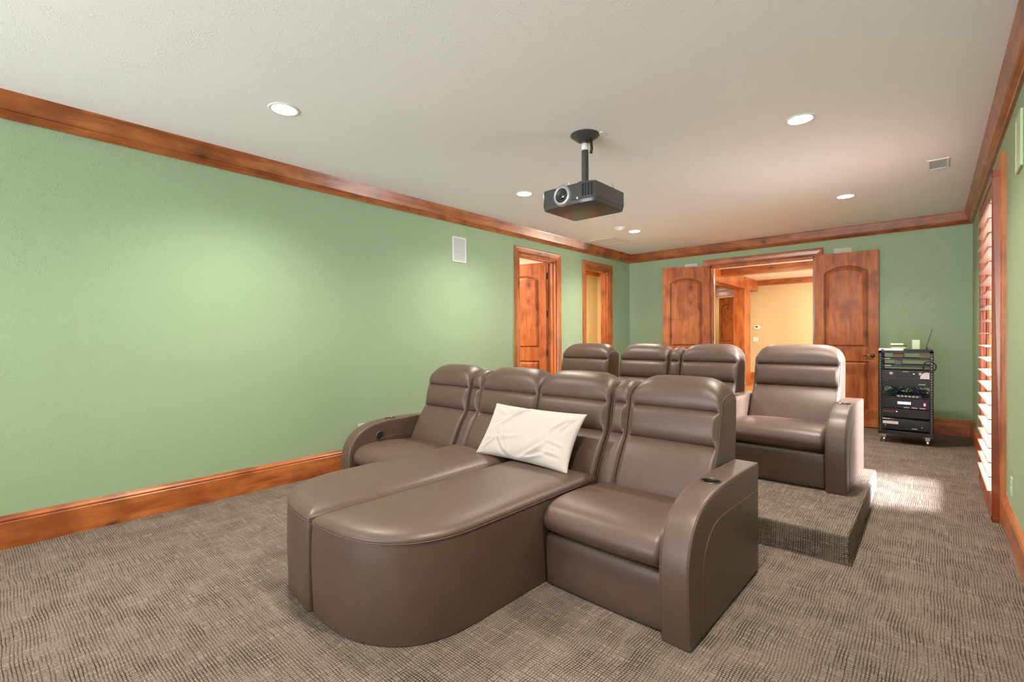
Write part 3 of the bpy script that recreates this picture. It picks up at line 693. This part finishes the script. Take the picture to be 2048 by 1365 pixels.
# ------------------------------------------------------------ pillow
FOLDS = [(-.05, -1.0, 24, .30, .016, .035, .05, .75), (-.05, -1.0, 12, .2, .012, .028, .1, .7), (-.08, -1.0, 150, -.45, .014, .032, .05, .75), (-.1, -1.0, 128, -.3, .011, .03, .1, .7),
         (-.85, -.1, 18, .35, .014, .04, .1, 1.2), (-.8, .2, 12, .30, .011, .035, .1, 1.0), (-.9, -.35, -8, .3, .011, .035, .1, .9), (.95, .9, 215, .25, .010, .03, .1, .6), (.95, .95, 235, .1, .009, .028, .1, .5),
         (.95, -.6, 170, .2, .008, .025, .08, .5), (.95, -.3, 165, .2, .007, .025, .08, .45), (-.95, .9, -30, .2, .010, .03, .1, .5), (-.95, -.9, 30, .2, .010, .03, .08, .5)]
def pillow():
    nx, ny = 90, 60; Wd, Hd = .785, .385
    bm = bmesh.new(); grid = {}
    def pt(i, j, s):
        a = i/nx*2-1; b = j/ny*2-1
        pinch = 1-.05*(1-abs(b)**2)*abs(a)**4; pinch2 = 1-.075*(1-abs(a)**2)*abs(b)**4
        x = a*Wd/2*pinch*(1-.02*abs(a)*(1-b*b)); z = b*Hd/2*pinch2
        th = .068*((1-abs(a)**2.6)**.55)*((1-abs(b)**2.6)**.55)
        wr = 0
        for (ox, oy, ang, bend, h, wd, L0, L1) in FOLDS:
            dx, dz = a-ox, (b-oy)*.55; rr = math.hypot(dx, dz)
            if rr < 1e-6: continue
            th_ = math.atan2(dz, dx) - math.radians(ang) - bend*rr; dist = rr*math.sin(th_)
            if math.cos(th_) <= 0: continue
            env = math.exp(-((rr-(L0+L1)/2)/((L1-L0)*.42))**4)
            wr += h*env*(math.exp(-(dist/wd)**2) - .7*math.exp(-((dist-wd*1.9)/(wd*1.2))**2))
        th = th + wr*(min(1, th/.04))*(1 if s > 0 else .3)
        if b < 0: th -= .02*math.exp(-((a-.02)/.12)**2)*(-b)*(1 if s > 0 else 0)*(th/.068)
        return x, -s*th, z
    for s in (1, -1):
        for i in range(nx+1):
            for j in range(ny+1):
                edge = i in (0, nx) or j in (0, ny)
                if edge and s == -1: grid[(i, j, -1)] = grid[(i, j, 1)]
                else: grid[(i, j, s)] = bm.verts.new(pt(i, j, s))
        for i in range(nx):
            for j in range(ny): bm.faces.new([grid[(i+a, j+b, s)] for a, b in ((0, 0), (1, 0), (1, 1), (0, 1))])
    o = link('pillow', bm, COTTON, smooth=True)
    o.rotation_euler = (math.radians(-33), math.radians(0), math.radians(-1.5))
    o.location = (-1.985, 2.40, .640)
    tag(o, 'white cotton bed pillow leaning on the middle front row backrests', 'pillow')
pillow()

# ------------------------------------------------------------ projector on its ceiling pole
def projector():
    r = thing('projector', 'black ceiling-mounted projector hanging from a pole over the seats', 'projector', (-1.965, 3.07, ZC))
    z = lambda v: v-ZC
    bm = bmesh.new(); lathe(bm, [(0, 0), (.108, 0), (.108, -.006), (.102, -.010), (.056, -.046), (.03, -.052), (0, -.052)], (0, 0, 0), (0, 0, 1), 40); link('ceiling_plate', bm, DKGREY, r, autos=35)
    bm = bmesh.new(); cyl(bm, (0, 0, -.05), (0, 0, z(2.43)), .026, n=28); link('pole', bm, DKGREY, r, autos=40)
    bm = bmesh.new(); lathe(bm, [(.0265, -.068), (.0272, -.068), (.0272, -.118), (.0265, -.118)], (0, 0, 0), (0, 0, 1), 28); link('pole_label', bm, PAPER, r, smooth=True)
    bm = bmesh.new(); lathe(bm, [(0, z(2.44)), (.055, z(2.44)), (.055, z(2.415)), (.04, z(2.40)), (0, z(2.40))], (0, 0, 0), (0, 0, 1), 28); link('mount_collar', bm, DKGREY, r, autos=40)
    bm = bmesh.new(); tube(bm, [(.05, -.005, -.04), (.062, -.01, -.085), (.066, -.012, -.12), (.058, -.01, -.155)], .011, 8); link('hanging_plug', bm, BLACK, r, smooth=True)
    # mounting arms and loops
    for (x, y) in ((-.13, -.10), (-.06, -.13), (.16, .13), (-.14, .14)):
        bm = bmesh.new(); tube(bm, [(x*.25, y*.25, z(2.405)), (x, y, z(2.395))], .006, 6); cyl(bm, (x, y, z(2.36)), (x, y, z(2.40)), .012, n=12)
        tube(bm, [(x-.006, y, z(2.40)), (x-.006, y, z(2.425)), (x, y, z(2.432)), (x+.006, y, z(2.425)), (x+.006, y, z(2.40))], .0022, 6); link('mount_arm', bm, STEEL, r, smooth=True)
    # body
    x0, x1, y0, y1, za, zb = -.258, .205, -.215, .235, z(2.232), z(2.372)
    pl = [(x0, y0+.035), (x0+.03, y0+.004), (x0+.05, y0), (x1-.12, y0), (x1-.025, y0+.012), (x1, y0+.03), (x1, y1-.02), (x1-.02, y1), (x0+.02, y1), (x0, y1-.02)]
    bm = bmesh.new(); R = []
    cx, cy = (x0+x1)/2, (y0+y1)/2
    for s, zz in ((.93, za-.004), (.965, za), (.985, za+.018), (.985, za+.026), (1, za+.030), (1, zb-.008), (.99, zb), (.95, zb+.004)):
        R.append([bm.verts.new((cx+(x-cx)*s, cy+(y-cy)*s, zz)) for x, y in pl])
    m = len(pl)
    for a, b in zip(R, R[1:]):
        for i in range(m): bm.faces.new((a[i], a[(i+1) % m], b[(i+1) % m], b[i]))
    bm.faces.new(R[0]); bm.faces.new(R[-1])
    body = link('body', bm, DKGREY, r, autos=30)
    lc = (-.055, y0, z(2.305))
    bm = bmesh.new(); lathe(bm, [(.050, .0), (.050, .018), (.056, .022), (.070, .018), (.076, .0), (.076, -.01)], lc, (0, -1, 0), 40); link('lens_ring', bm, STEEL, body, smooth=True)
    bm = bmesh.new(); lathe(bm, [(.052, .016), (.046, .004), (.036, .012), (.032, .010)], lc, (0, -1, 0), 40); link('lens_barrel', bm, BLACK, body, smooth=True)
    bm = bmesh.new(); lathe(bm, [(.034, .008), (.028, .014), (.016, .019), (0, .021)], lc, (0, -1, 0), 40); link('lens', bm, LENSG, body, smooth=True)
    bm = bmesh.new()
    for k in range(4): box(bm, (x1-.098+k*.022, y0-.004+k*.003, za+.04), (x1-.086+k*.022, y0+.02+k*.003, zb-.015))
    link('vent', bm, BLACK, body)
    bm = bmesh.new(); lathe(bm, [(0, .003), (.006, .002), (.008, 0)], (x1-.135, y0, za+.016+.018), (0, -1, 0), 12); link('indicator', bm, plain('silver dot', (.8, .8, .8), .2), body)
    bxo('cable_plate', (.055, .03, -.006), (.135, .11, 0), WHITE, r)
projector()

# ------------------------------------------------------------ ceiling fixtures
CANS = [(-3.22, 1.382, 'ceiling downlight nearest the camera on the left side of the room'), (-3.245, 3.888, 'ceiling downlight left of the hanging projector'),
        (-3.236, 6.356, 'small far ceiling downlight beside the smoke detector'), (-.701, 3.87, 'large ceiling downlight on the right, between projector and window wall'),
        (-.719, 6.351, 'far ceiling downlight on the right, beside the small air vent'), (-.71, 1.38, 'ceiling downlight above the camera'),
        (-3.22, -1.1, 'ceiling downlight at the front of the room on the left'), (-.71, -1.1, 'ceiling downlight at the front of the room on the right')]
for i, (x, y, lab) in enumerate(CANS):
    r = thing('downlight', lab, 'ceiling light', (x, y, ZC), group='recessed ceiling downlights')
    bm = bmesh.new(); lathe(bm, [(.074, -.001), (.076, -.004), (.090, -.005), (.096, -.002), (.097, .0)], (0, 0, 0), (0, 0, 1), 40); link('trim_ring', bm, WHITE, r, smooth=True)
    bm = bmesh.new(); lathe(bm, [(0, -.003), (.040, -.003), (.075, -.002)], (0, 0, 0), (0, 0, 1), 40); link('lens', bm, LAMP, r)
    lamp('downlight_lamp', 'SPOT', (0, 0, -.02), CAN_W*4, WARM, parent=r, spot_size=math.radians(140), spot_blend=1.0, shadow_soft_size=.07)
r = thing('ceiling_vent', 'small rectangular white air vent in the ceiling near the window wall', 'air vent', (.033, 5.715, ZC))
boxes('frame', [((-.075, -.165, -.008), (.075, -.135, 0)), ((-.075, .135, -.008), (.075, .165, 0)), ((-.075, -.135, -.008), (-.055, .135, 0)), ((.055, -.135, -.008), (.075, .135, 0))], WHITE, r, bevel=.002)
bm = bmesh.new()
for k in range(7):
    y = -.12+k*.04; v = [bm.verts.new(p) for p in ((-.055, y, -.006), (.055, y, -.006), (.055, y+.028, .0), (-.055, y+.028, .0))]; bm.faces.new(v)
link('slats', bm, GRILLE, r)
r = thing('ceiling_vent', 'square white return air panel in the ceiling by the left wall', 'air vent', (-3.87, 6.74, ZC))
boxes('frame', [((-.235, -.235, -.007), (.235, -.205, 0)), ((-.235, .205, -.007), (.235, .235, 0)), ((-.235, -.205, -.007), (-.205, .205, 0)), ((.205, -.205, -.007), (.235, .205, 0))], WHITE, r, bevel=.002)
boxes('slats', [((-.203, -.203, -.003), (.203, -.008, 0)), ((-.203, .008, -.003), (.203, .203, 0))], WHITE, r)
r = thing('smoke_detector', 'round white smoke detector on the ceiling beside the far left downlight', 'smoke detector', (-3.28, 6.01, ZC))
bm = bmesh.new(); lathe(bm, [(.075, 0), (.075, -.012), (.062, -.018)], (0, 0, 0), (0, 0, 1), 32); link('base', bm, WHITE, r, autos=40)
bm = bmesh.new(); lathe(bm, [(.058, -.016), (.055, -.036), (.045, -.044), (0, -.045)], (0, 0, 0), (0, 0, 1), 32); hs = link('cover', bm, WHITE, r, autos=40)
for k in range(10):
    bm = bmesh.new(); t = k*math.pi/5; box(bm, (.054*math.cos(t)-.005, .054*math.sin(t)-.005, -.033), (.054*math.cos(t)+.005, .054*math.sin(t)+.005, -.024))
    link('slot', bm, GRILLE, hs)

# ------------------------------------------------------------ wall fixtures
def wall_box(name, lab, cat, wall, t, z, w, h, group=None, body=WHITE, inner=GRILLE, kind='speaker'):
    ang = {'left': math.pi/2, 'right': -math.pi/2, 'back': 0, 'hall': 0}[wall]
    loc = {'left': (XL, t, z), 'right': (XR, t, z), 'back': (t, YB, z), 'hall': (t, HALL_Y, z)}[wall]
    r = thing(name, lab, cat, loc, ang, group)
    d = -1
    if kind == 'speaker':
        b = .016
        boxes('frame', [((-w/2, -.012, -h/2), (-w/2+b, 0, h/2)), ((w/2-b, -.012, -h/2), (w/2, 0, h/2)), ((-w/2+b, -.012, -h/2), (w/2-b, 0, -h/2+b)), ((-w/2+b, -.012, h/2-b), (w/2-b, 0, h/2))], body, r, bevel=.002)
        bxo('grille', (-w/2+b, -.009, -h/2+b), (w/2-b, -.001, h/2-b), inner, r)
    elif kind == 'outlet':
        bxo('plate', (-w/2, -.005, -h/2), (w/2, 0, h/2), body, r, bevel=.002)
        for s in (-.021, .021): bxo('socket', (-.016, -.008, s-.014), (.016, -.004, s+.014), inner, r, bevel=.002)
    elif kind == 'switch':
        bxo('plate', (-w/2, -.005, -h/2), (w/2, 0, h/2), body, r, bevel=.002); bxo('rocker', (-.016, -.009, -.032), (.016, -.004, .032), WHITE, r, bevel=.002)
    elif kind == 'thermostat':
        bxo('case', (-w/2, -.022, -h/2), (w/2, 0, h/2), body, r, bevel=.004); bxo('display', (-w*.3, -.024, -h*.1), (w*.12, -.021, h*.3), BLACK, r)
    return r
wall_box('wall_speaker', 'white in-wall speaker with grey grille high on the long left wall', 'speaker', 'left', 3.89, 2.335, .215, .30)
wall_box('wall_speaker', 'pale green in-wall speaker high on the right wall', 'speaker', 'right', 3.90, 2.355, .215, .31, body=PALEGREEN, inner=PALEGREEN)
wall_box('wall_speaker', 'in-wall speaker edge showing above the left double door leaf', 'speaker', 'back', -3.11, 2.36, .21, .30, group='speakers above the double doors')
wall_box('wall_speaker', 'in-wall speaker edge showing above the right double door leaf', 'speaker', 'back', -.957, 2.36, .21, .30, group='speakers above the double doors', body=PALEGREEN)
wall_box('wall_outlet', 'pale outlet cover low on the left wall behind the front row armrest', 'outlet', 'left', 2.56, .37, .075, .115, body=PALEGREEN, inner=PALEGREEN, kind='outlet')
wall_box('wall_outlet', 'pale outlet cover low on the right wall near the window', 'outlet', 'right', 4.235, .335, .075, .115, body=PALEGREEN, inner=PALEGREEN, kind='outlet')
wall_box('thermostat', 'small white thermostat on the beige hall wall', 'thermostat', 'hall', -3.66, 1.51, .15, .10, kind='thermostat')
wall_box('light_switch', 'white light switch on the beige hall wall below the thermostat', 'switch', 'hall', -3.70, 1.17, .12, .12, kind='switch')
r = thing('downlight', 'hall ceiling downlight seen through the double doorway', 'ceiling light', (-1.72, 12.05, ZC))
bm = bmesh.new(); lathe(bm, [(.075, -.002), (.09, -.005), (.096, 0)], (0, 0, 0), (0, 0, 1), 28); link('trim_ring', bm, WHITE, r)
bm = bmesh.new(); lathe(bm, [(0, -.004), (.075, -.003)], (0, 0, 0), (0, 0, 1), 28); link('lens', bm, LAMP, r)

# ------------------------------------------------------------ equipment rack
def rack():
    X0, X1, Y0, Y1 = -.486, .006, 7.15, 7.60
    r = thing('equipment_rack', 'black wheeled equipment rack full of audio gear beside the right door', 'equipment rack', (X0, Y0, 0))
    L = lambda a, b: ((a[0]-X0, a[1]-Y0, a[2]), (b[0]-X0, b[1]-Y0, b[2]))
    for (x, y) in ((X0, Y0), (X1-.032, Y0), (X0, Y1-.03), (X1-.032, Y1-.03)):
        p = boxes('post', [L((x, y, .11), (x+.032, y+.006, 1.085)), L((x if x < -.2 else x+.028, y, .11), (x+.004 if x < -.2 else x+.032, y+.03, 1.085))], RACKM, r)
        if y == Y0:
            for k in range(31):
                bm = bmesh.new(); lathe(bm, [(0, .001), (.0035, .001), (.0035, 0)], (x+.016-X0, -.0005, .15+k*.0295), (0, -1, 0), 8)
                link('screw', bm, STEEL, p)
    bxo('top_panel', *L((X0, Y0, 1.062), (X1, Y1, 1.088)), RACKM, r, bevel=.003)
    bxo('base', *L((X0-.005, Y0-.005, .105), (X1+.005, Y1+.005, .15)), RACKM, r, bevel=.003)
    bxo('side_panel', *L((X1-.004, Y0+.03, .15), (X1, Y1-.03, .50)), RACKM, r)
    for (x, y) in ((X0+.05, Y0+.05), (X1-.05, Y0+.05), (X0+.05, Y1-.05), (X1-.05, Y1-.05)):
        bm = bmesh.new(); box(bm, *L((x-.04, y-.035, .098), (x+.04, y+.035, .105)))
        for s in (-.018, .018):
            v = [bm.verts.new(Vector(q)-Vector((X0, Y0, 0))) for q in ((x+s, y-.03, .098), (x+s, y+.03, .098), (x+s, y+.035, .03), (x+s, y+.015, .03))]; bm.faces.new(v)
        box(bm, *L((x-.020, y-.012, .06), (x+.020, y+.030, .098)))
        c = link('caster', bm, CHROME, r)
        bm = bmesh.new(); lathe(bm, [(0, -.013), (.026, -.013), (.033, -.008), (.033, .008), (.026, .013), (0, .013)], (x-X0, y+.02-Y0, .033), (1, 0, 0), 24); link('wheel', bm, CHROME, c, autos=40)
    xa, xb = X0+.033, X1-.033
    def gear(name, lab, cat, z0, z1, x0=xa, x1=xb, y0=Y0-.006, y1=Y1-.06, mat=BLACK, ears=False):
        g = thing(name, lab, cat, (x0, y0, z0))
        bxo('case', (0, .01 if ears else 0, 0), (x1-x0, y1-y0, z1-z0), mat, g, bevel=.003)
        return g
    g = gear('rack_shelf', 'thin black vented shelf at the top of the rack, just below the white box', 'shelf', .982, 1.003)
    bxo('badge', (.03, -.002, .012), (.075, 0, .018), PAPER, g)
    g = gear('rack_shelf', 'second thin black shelf from the top of the rack', 'shelf', .900, .924)
    bxo('badge', (.03, -.002, .012), (.085, 0, .018), PAPER, g)
    g = gear('media_receiver', 'black receiver with a blue standby light and white stickers in the upper rack', 'receiver', .768, .862)
    fp = bxo('front_panel', (.12, -.006, .02), (.33, 0, .085), RACKM, g, bevel=.002)
    bxo('status_light', (.285, -.008, .052), (.293, -.004, .060), LEDB, fp)
    bxo('name_strip', (.19, -.008, .084-.006), (.245, -.005, .088-.006), PAPER, fp)
    for x in (.085, .345):
        bm = bmesh.new()
        for a in (0, 60, 120):
            c, s = math.cos(math.radians(a+20)), math.sin(math.radians(a+20))
            v = [bm.verts.new((x+dx*c-dz*s, -.003, .058+dx*s+dz*c)) for dx, dz in ((-.020, -.003), (.020, -.003), (.020, .003), (-.020, .003))]; bm.faces.new(v)
        link('sticker', bm, PAPER, g)
    bm = bmesh.new(); pts = [bm.verts.new((.425, -.004, .003))] + [bm.verts.new((.425-.082*math.cos(t), -.004, .003+.082*math.sin(t))) for t in [math.pi/2*i/14 for i in range(15)]]; bm.faces.new(pts); link('white_disc_sticker', bm, PAPER, g)
    g = gear('blank_panel', 'plain dark blanking panel across the middle of the rack', 'rack panel', .672, .765, y1=Y0+.02, mat=RACKM)
    bxo('badge', (.33, -.002, .03), (.39, 0, .038), GRILLE, g)
    bxo('red_light', (.045, -.002, .055), (.055, 0, .065), REDP, g)
    g = gear('network_switch', 'small black switch box on the open middle shelf of the rack', 'network switch', .549, .575, x0=xa+.13, x1=xb-.07, y1=Y0+.09)
    for k in range(6): bxo('port', (.012+k*.033, -.002, .006), (.034+k*.033, 0, .02), GRILLE, g)
    g = gear('rack_shelf', 'wide shelf under the tangled cables in the middle of the rack', 'shelf', .538, .549, mat=RACKM)
    # cable tangle (uncountable)
    rnd = random.Random(3)
    for nm, mt, n, lab in (('cable_tangle', CABLE_B, 16, 'tangle of dark blue cables in the open middle of the rack'), ('cable_tangle', CABLE_T, 9, 'tangle of teal cables at the left of the open rack bay'), ('cable_tangle', BLACK, 18, 'tangle of black cables behind the small switch box in the rack')):
        bm = bmesh.new()
        for k in range(n):
            a = rnd.uniform(xa+.02, xb-.05) if mt is not CABLE_T else rnd.uniform(xa+.02, xa+.16)
            y = Y0+rnd.uniform(.15, .32)
            z1 = .66; z0 = .556
            pts = catmull([(a, y, z1), (a+rnd.uniform(-.05, .05), y-.02, .63), (a+rnd.uniform(-.1, .12), y, .595), (a+rnd.uniform(-.12, .16), y+.02, .572), (a+rnd.uniform(-.02, .1), y+.03, z0+.005)], 4, False)
            pts = [(min(max(p[0], xa+.005), xb-.005), max(p[1], Y0+.12), p[2]) for p in pts]
            tube(bm, pts, .0045, 5)
        o = link(nm, bm, mt, smooth=True); tag(o, lab, 'cables', kind='stuff')
    g = gear('power_amplifier', 'black amplifier with a bright blue-white display and red digits low in the rack', 'amplifier', .418, .535, mat=RACKM)
    bxo('display', (.145, -.003, .052), (.262, 0, .078), LEDB, g)
    for z in (.046, .062): bxo('red_light', (.375, -.003, z), (.392, 0, z+.011), LEDR, g)
    bm = bmesh.new()
    for k in range(16): box(bm, (.012+k*.011, -.002, .012), (.018+k*.011, 0, .034))
    link('vent', bm, BLACK, g)
    for k in range(3): bxo('button_row', (.20+k*.07, -.002, .010), (.25+k*.07, 0, .02), GRILLE, g)
    g = gear('power_amplifier', 'black amplifier with a single red light, under the one with the blue display', 'amplifier', .318, .412, mat=RACKM)
    bxo('red_light', (.130, -.003, .056), (.142, 0, .066), LEDR, g)
    bm = bmesh.new()
    for k in range(16): box(bm, (.012+k*.011, -.002, .006), (.018+k*.011, 0, .03))
    link('vent', bm, BLACK, g)
    boxes('brown_strip', [((.01, -.002, .045), (.115, 0, .07))], plain('brown strip', (.09, .04, .03), .4), g)
    g = gear('disc_player', 'black glossy player with a white paper label at the bottom of the rack', 'disc player', .168, .292, mat=plain('glossy black', (.02, .02, .022), .12))
    bxo('paper_label', (.008, -.003, .062), (.150, 0, .094), PAPER, g, bevel=0)
    for x in (.035, .36): bm = bmesh.new(); lathe(bm, [(0, .006), (.006, .006), (.007, 0)], (x, 0, .045), (0, -1, 0), 12); link('knob', bm, STEEL, g)
    bxo('badge', (.27, -.002, .02), (.32, 0, .027), GRILLE, g)
    # a coil of black cable hung on the right post
    bm = bmesh.new(); tube(bm, [(X1-.035+.055*math.cos(t), Y0-.014, .912+.06*math.sin(t)) for t in [2*math.pi*i/28 for i in range(28)]], .0075, 8, closed=True)
    tag(link('cable_coil', bm, BLACK, smooth=True), 'loop of thick black cable hung on the right post of the rack', 'cable')
    # clutter between the thin shelves
    bm = bmesh.new(); box(bm, (-.36, Y0+.12, 1.004), (-.26, Y0+.3, 1.05)); tag(link('cardboard_box', bm, plain('salmon box', (.6, .36, .24), .6), bevel=.002), 'salmon coloured box on the topmost thin rack shelf', 'box')
    bm = bmesh.new(); box(bm, (-.34, Y0+.10, .925), (-.275, Y0+.22, .972)); tag(link('cardboard_box', bm, [plain('grey white box', (.5, .5, .55), .6)], bevel=.002), 'small pale box on the second thin rack shelf', 'box')
    bm = bmesh.new(); box(bm, (-.12, Y0+.10, 1.004), (-.03, Y0+.2, 1.046)); tag(link('cardboard_box', bm, plain('tan box', (.55, .4, .22), .6), bevel=.002), 'tan box at the right end of the topmost thin rack shelf', 'box')
    # on top
    zt = 1.0885
    g = thing('router', 'flat white network box lying on the left front of the rack top', 'router', (X0, Y0, zt)); bxo('case', (.0, .0, 0), (.232, .18, .026), WHITE, g, bevel=.006); bxo('port', (.025, -.002, .006), (.05, .0, .018), BLACK, g)
    g = thing('tray', 'low black box lying on the right half of the rack top', 'box', (-.24, Y0, zt)); bm = bmesh.new(); box(bm, (0, .01, 0), (.235, .24, .017)); link('case', bm, BLACK, g, bevel=.006)
    zz = zt; k = 0
    for (x0, x1, h, mt, nm, lab) in ((-.385, -.235, .018, NAVY, 'book', 'dark green book at the bottom of the small stack behind the white box'), (-.378, -.242, .022, PALEGREEN, 'book', 'pale green book in the middle of the small stack on the rack'), (-.372, -.240, .018, NAVY, 'book', 'dark green book under the top white one on the rack'), (-.385, -.262, .020, plain('white cover', (.75, .8, .6), .5), 'book', 'white book on top of the small stack on the rack')):
        bm = bmesh.new(); box(bm, (x0, 7.36, zz), (x1, 7.5, zz+h)); tag(link(nm, bm, mt, bevel=.003), lab, 'book', 'stack of books on the rack'); zz += h+.002
    g = thing('speaker_box', 'pale upright box standing on the rack top beside the antenna', 'box', (-.150, 7.40, zt)); bxo('case', (-.037, 0, 0), (.037, .07, .125), plain('pale green white plastic', (.62, .72, .48), .4), g, bevel=.006)
    g = thing('antenna', 'thin black antenna rod leaning on a small base on the rack top', 'antenna', (-.055, 7.45, zt)); bm = bmesh.new(); cyl(bm, (0, 0, 0), (0, 0, .03), .012, .008, 14); link('base', bm, BLACK, g)
    bm = bmesh.new(); tube(bm, [(0, 0, .028), (.0, 0, .05), (.052, 0, .255)], .0028, 6); link('rod', bm, BLACK, g)
rack()
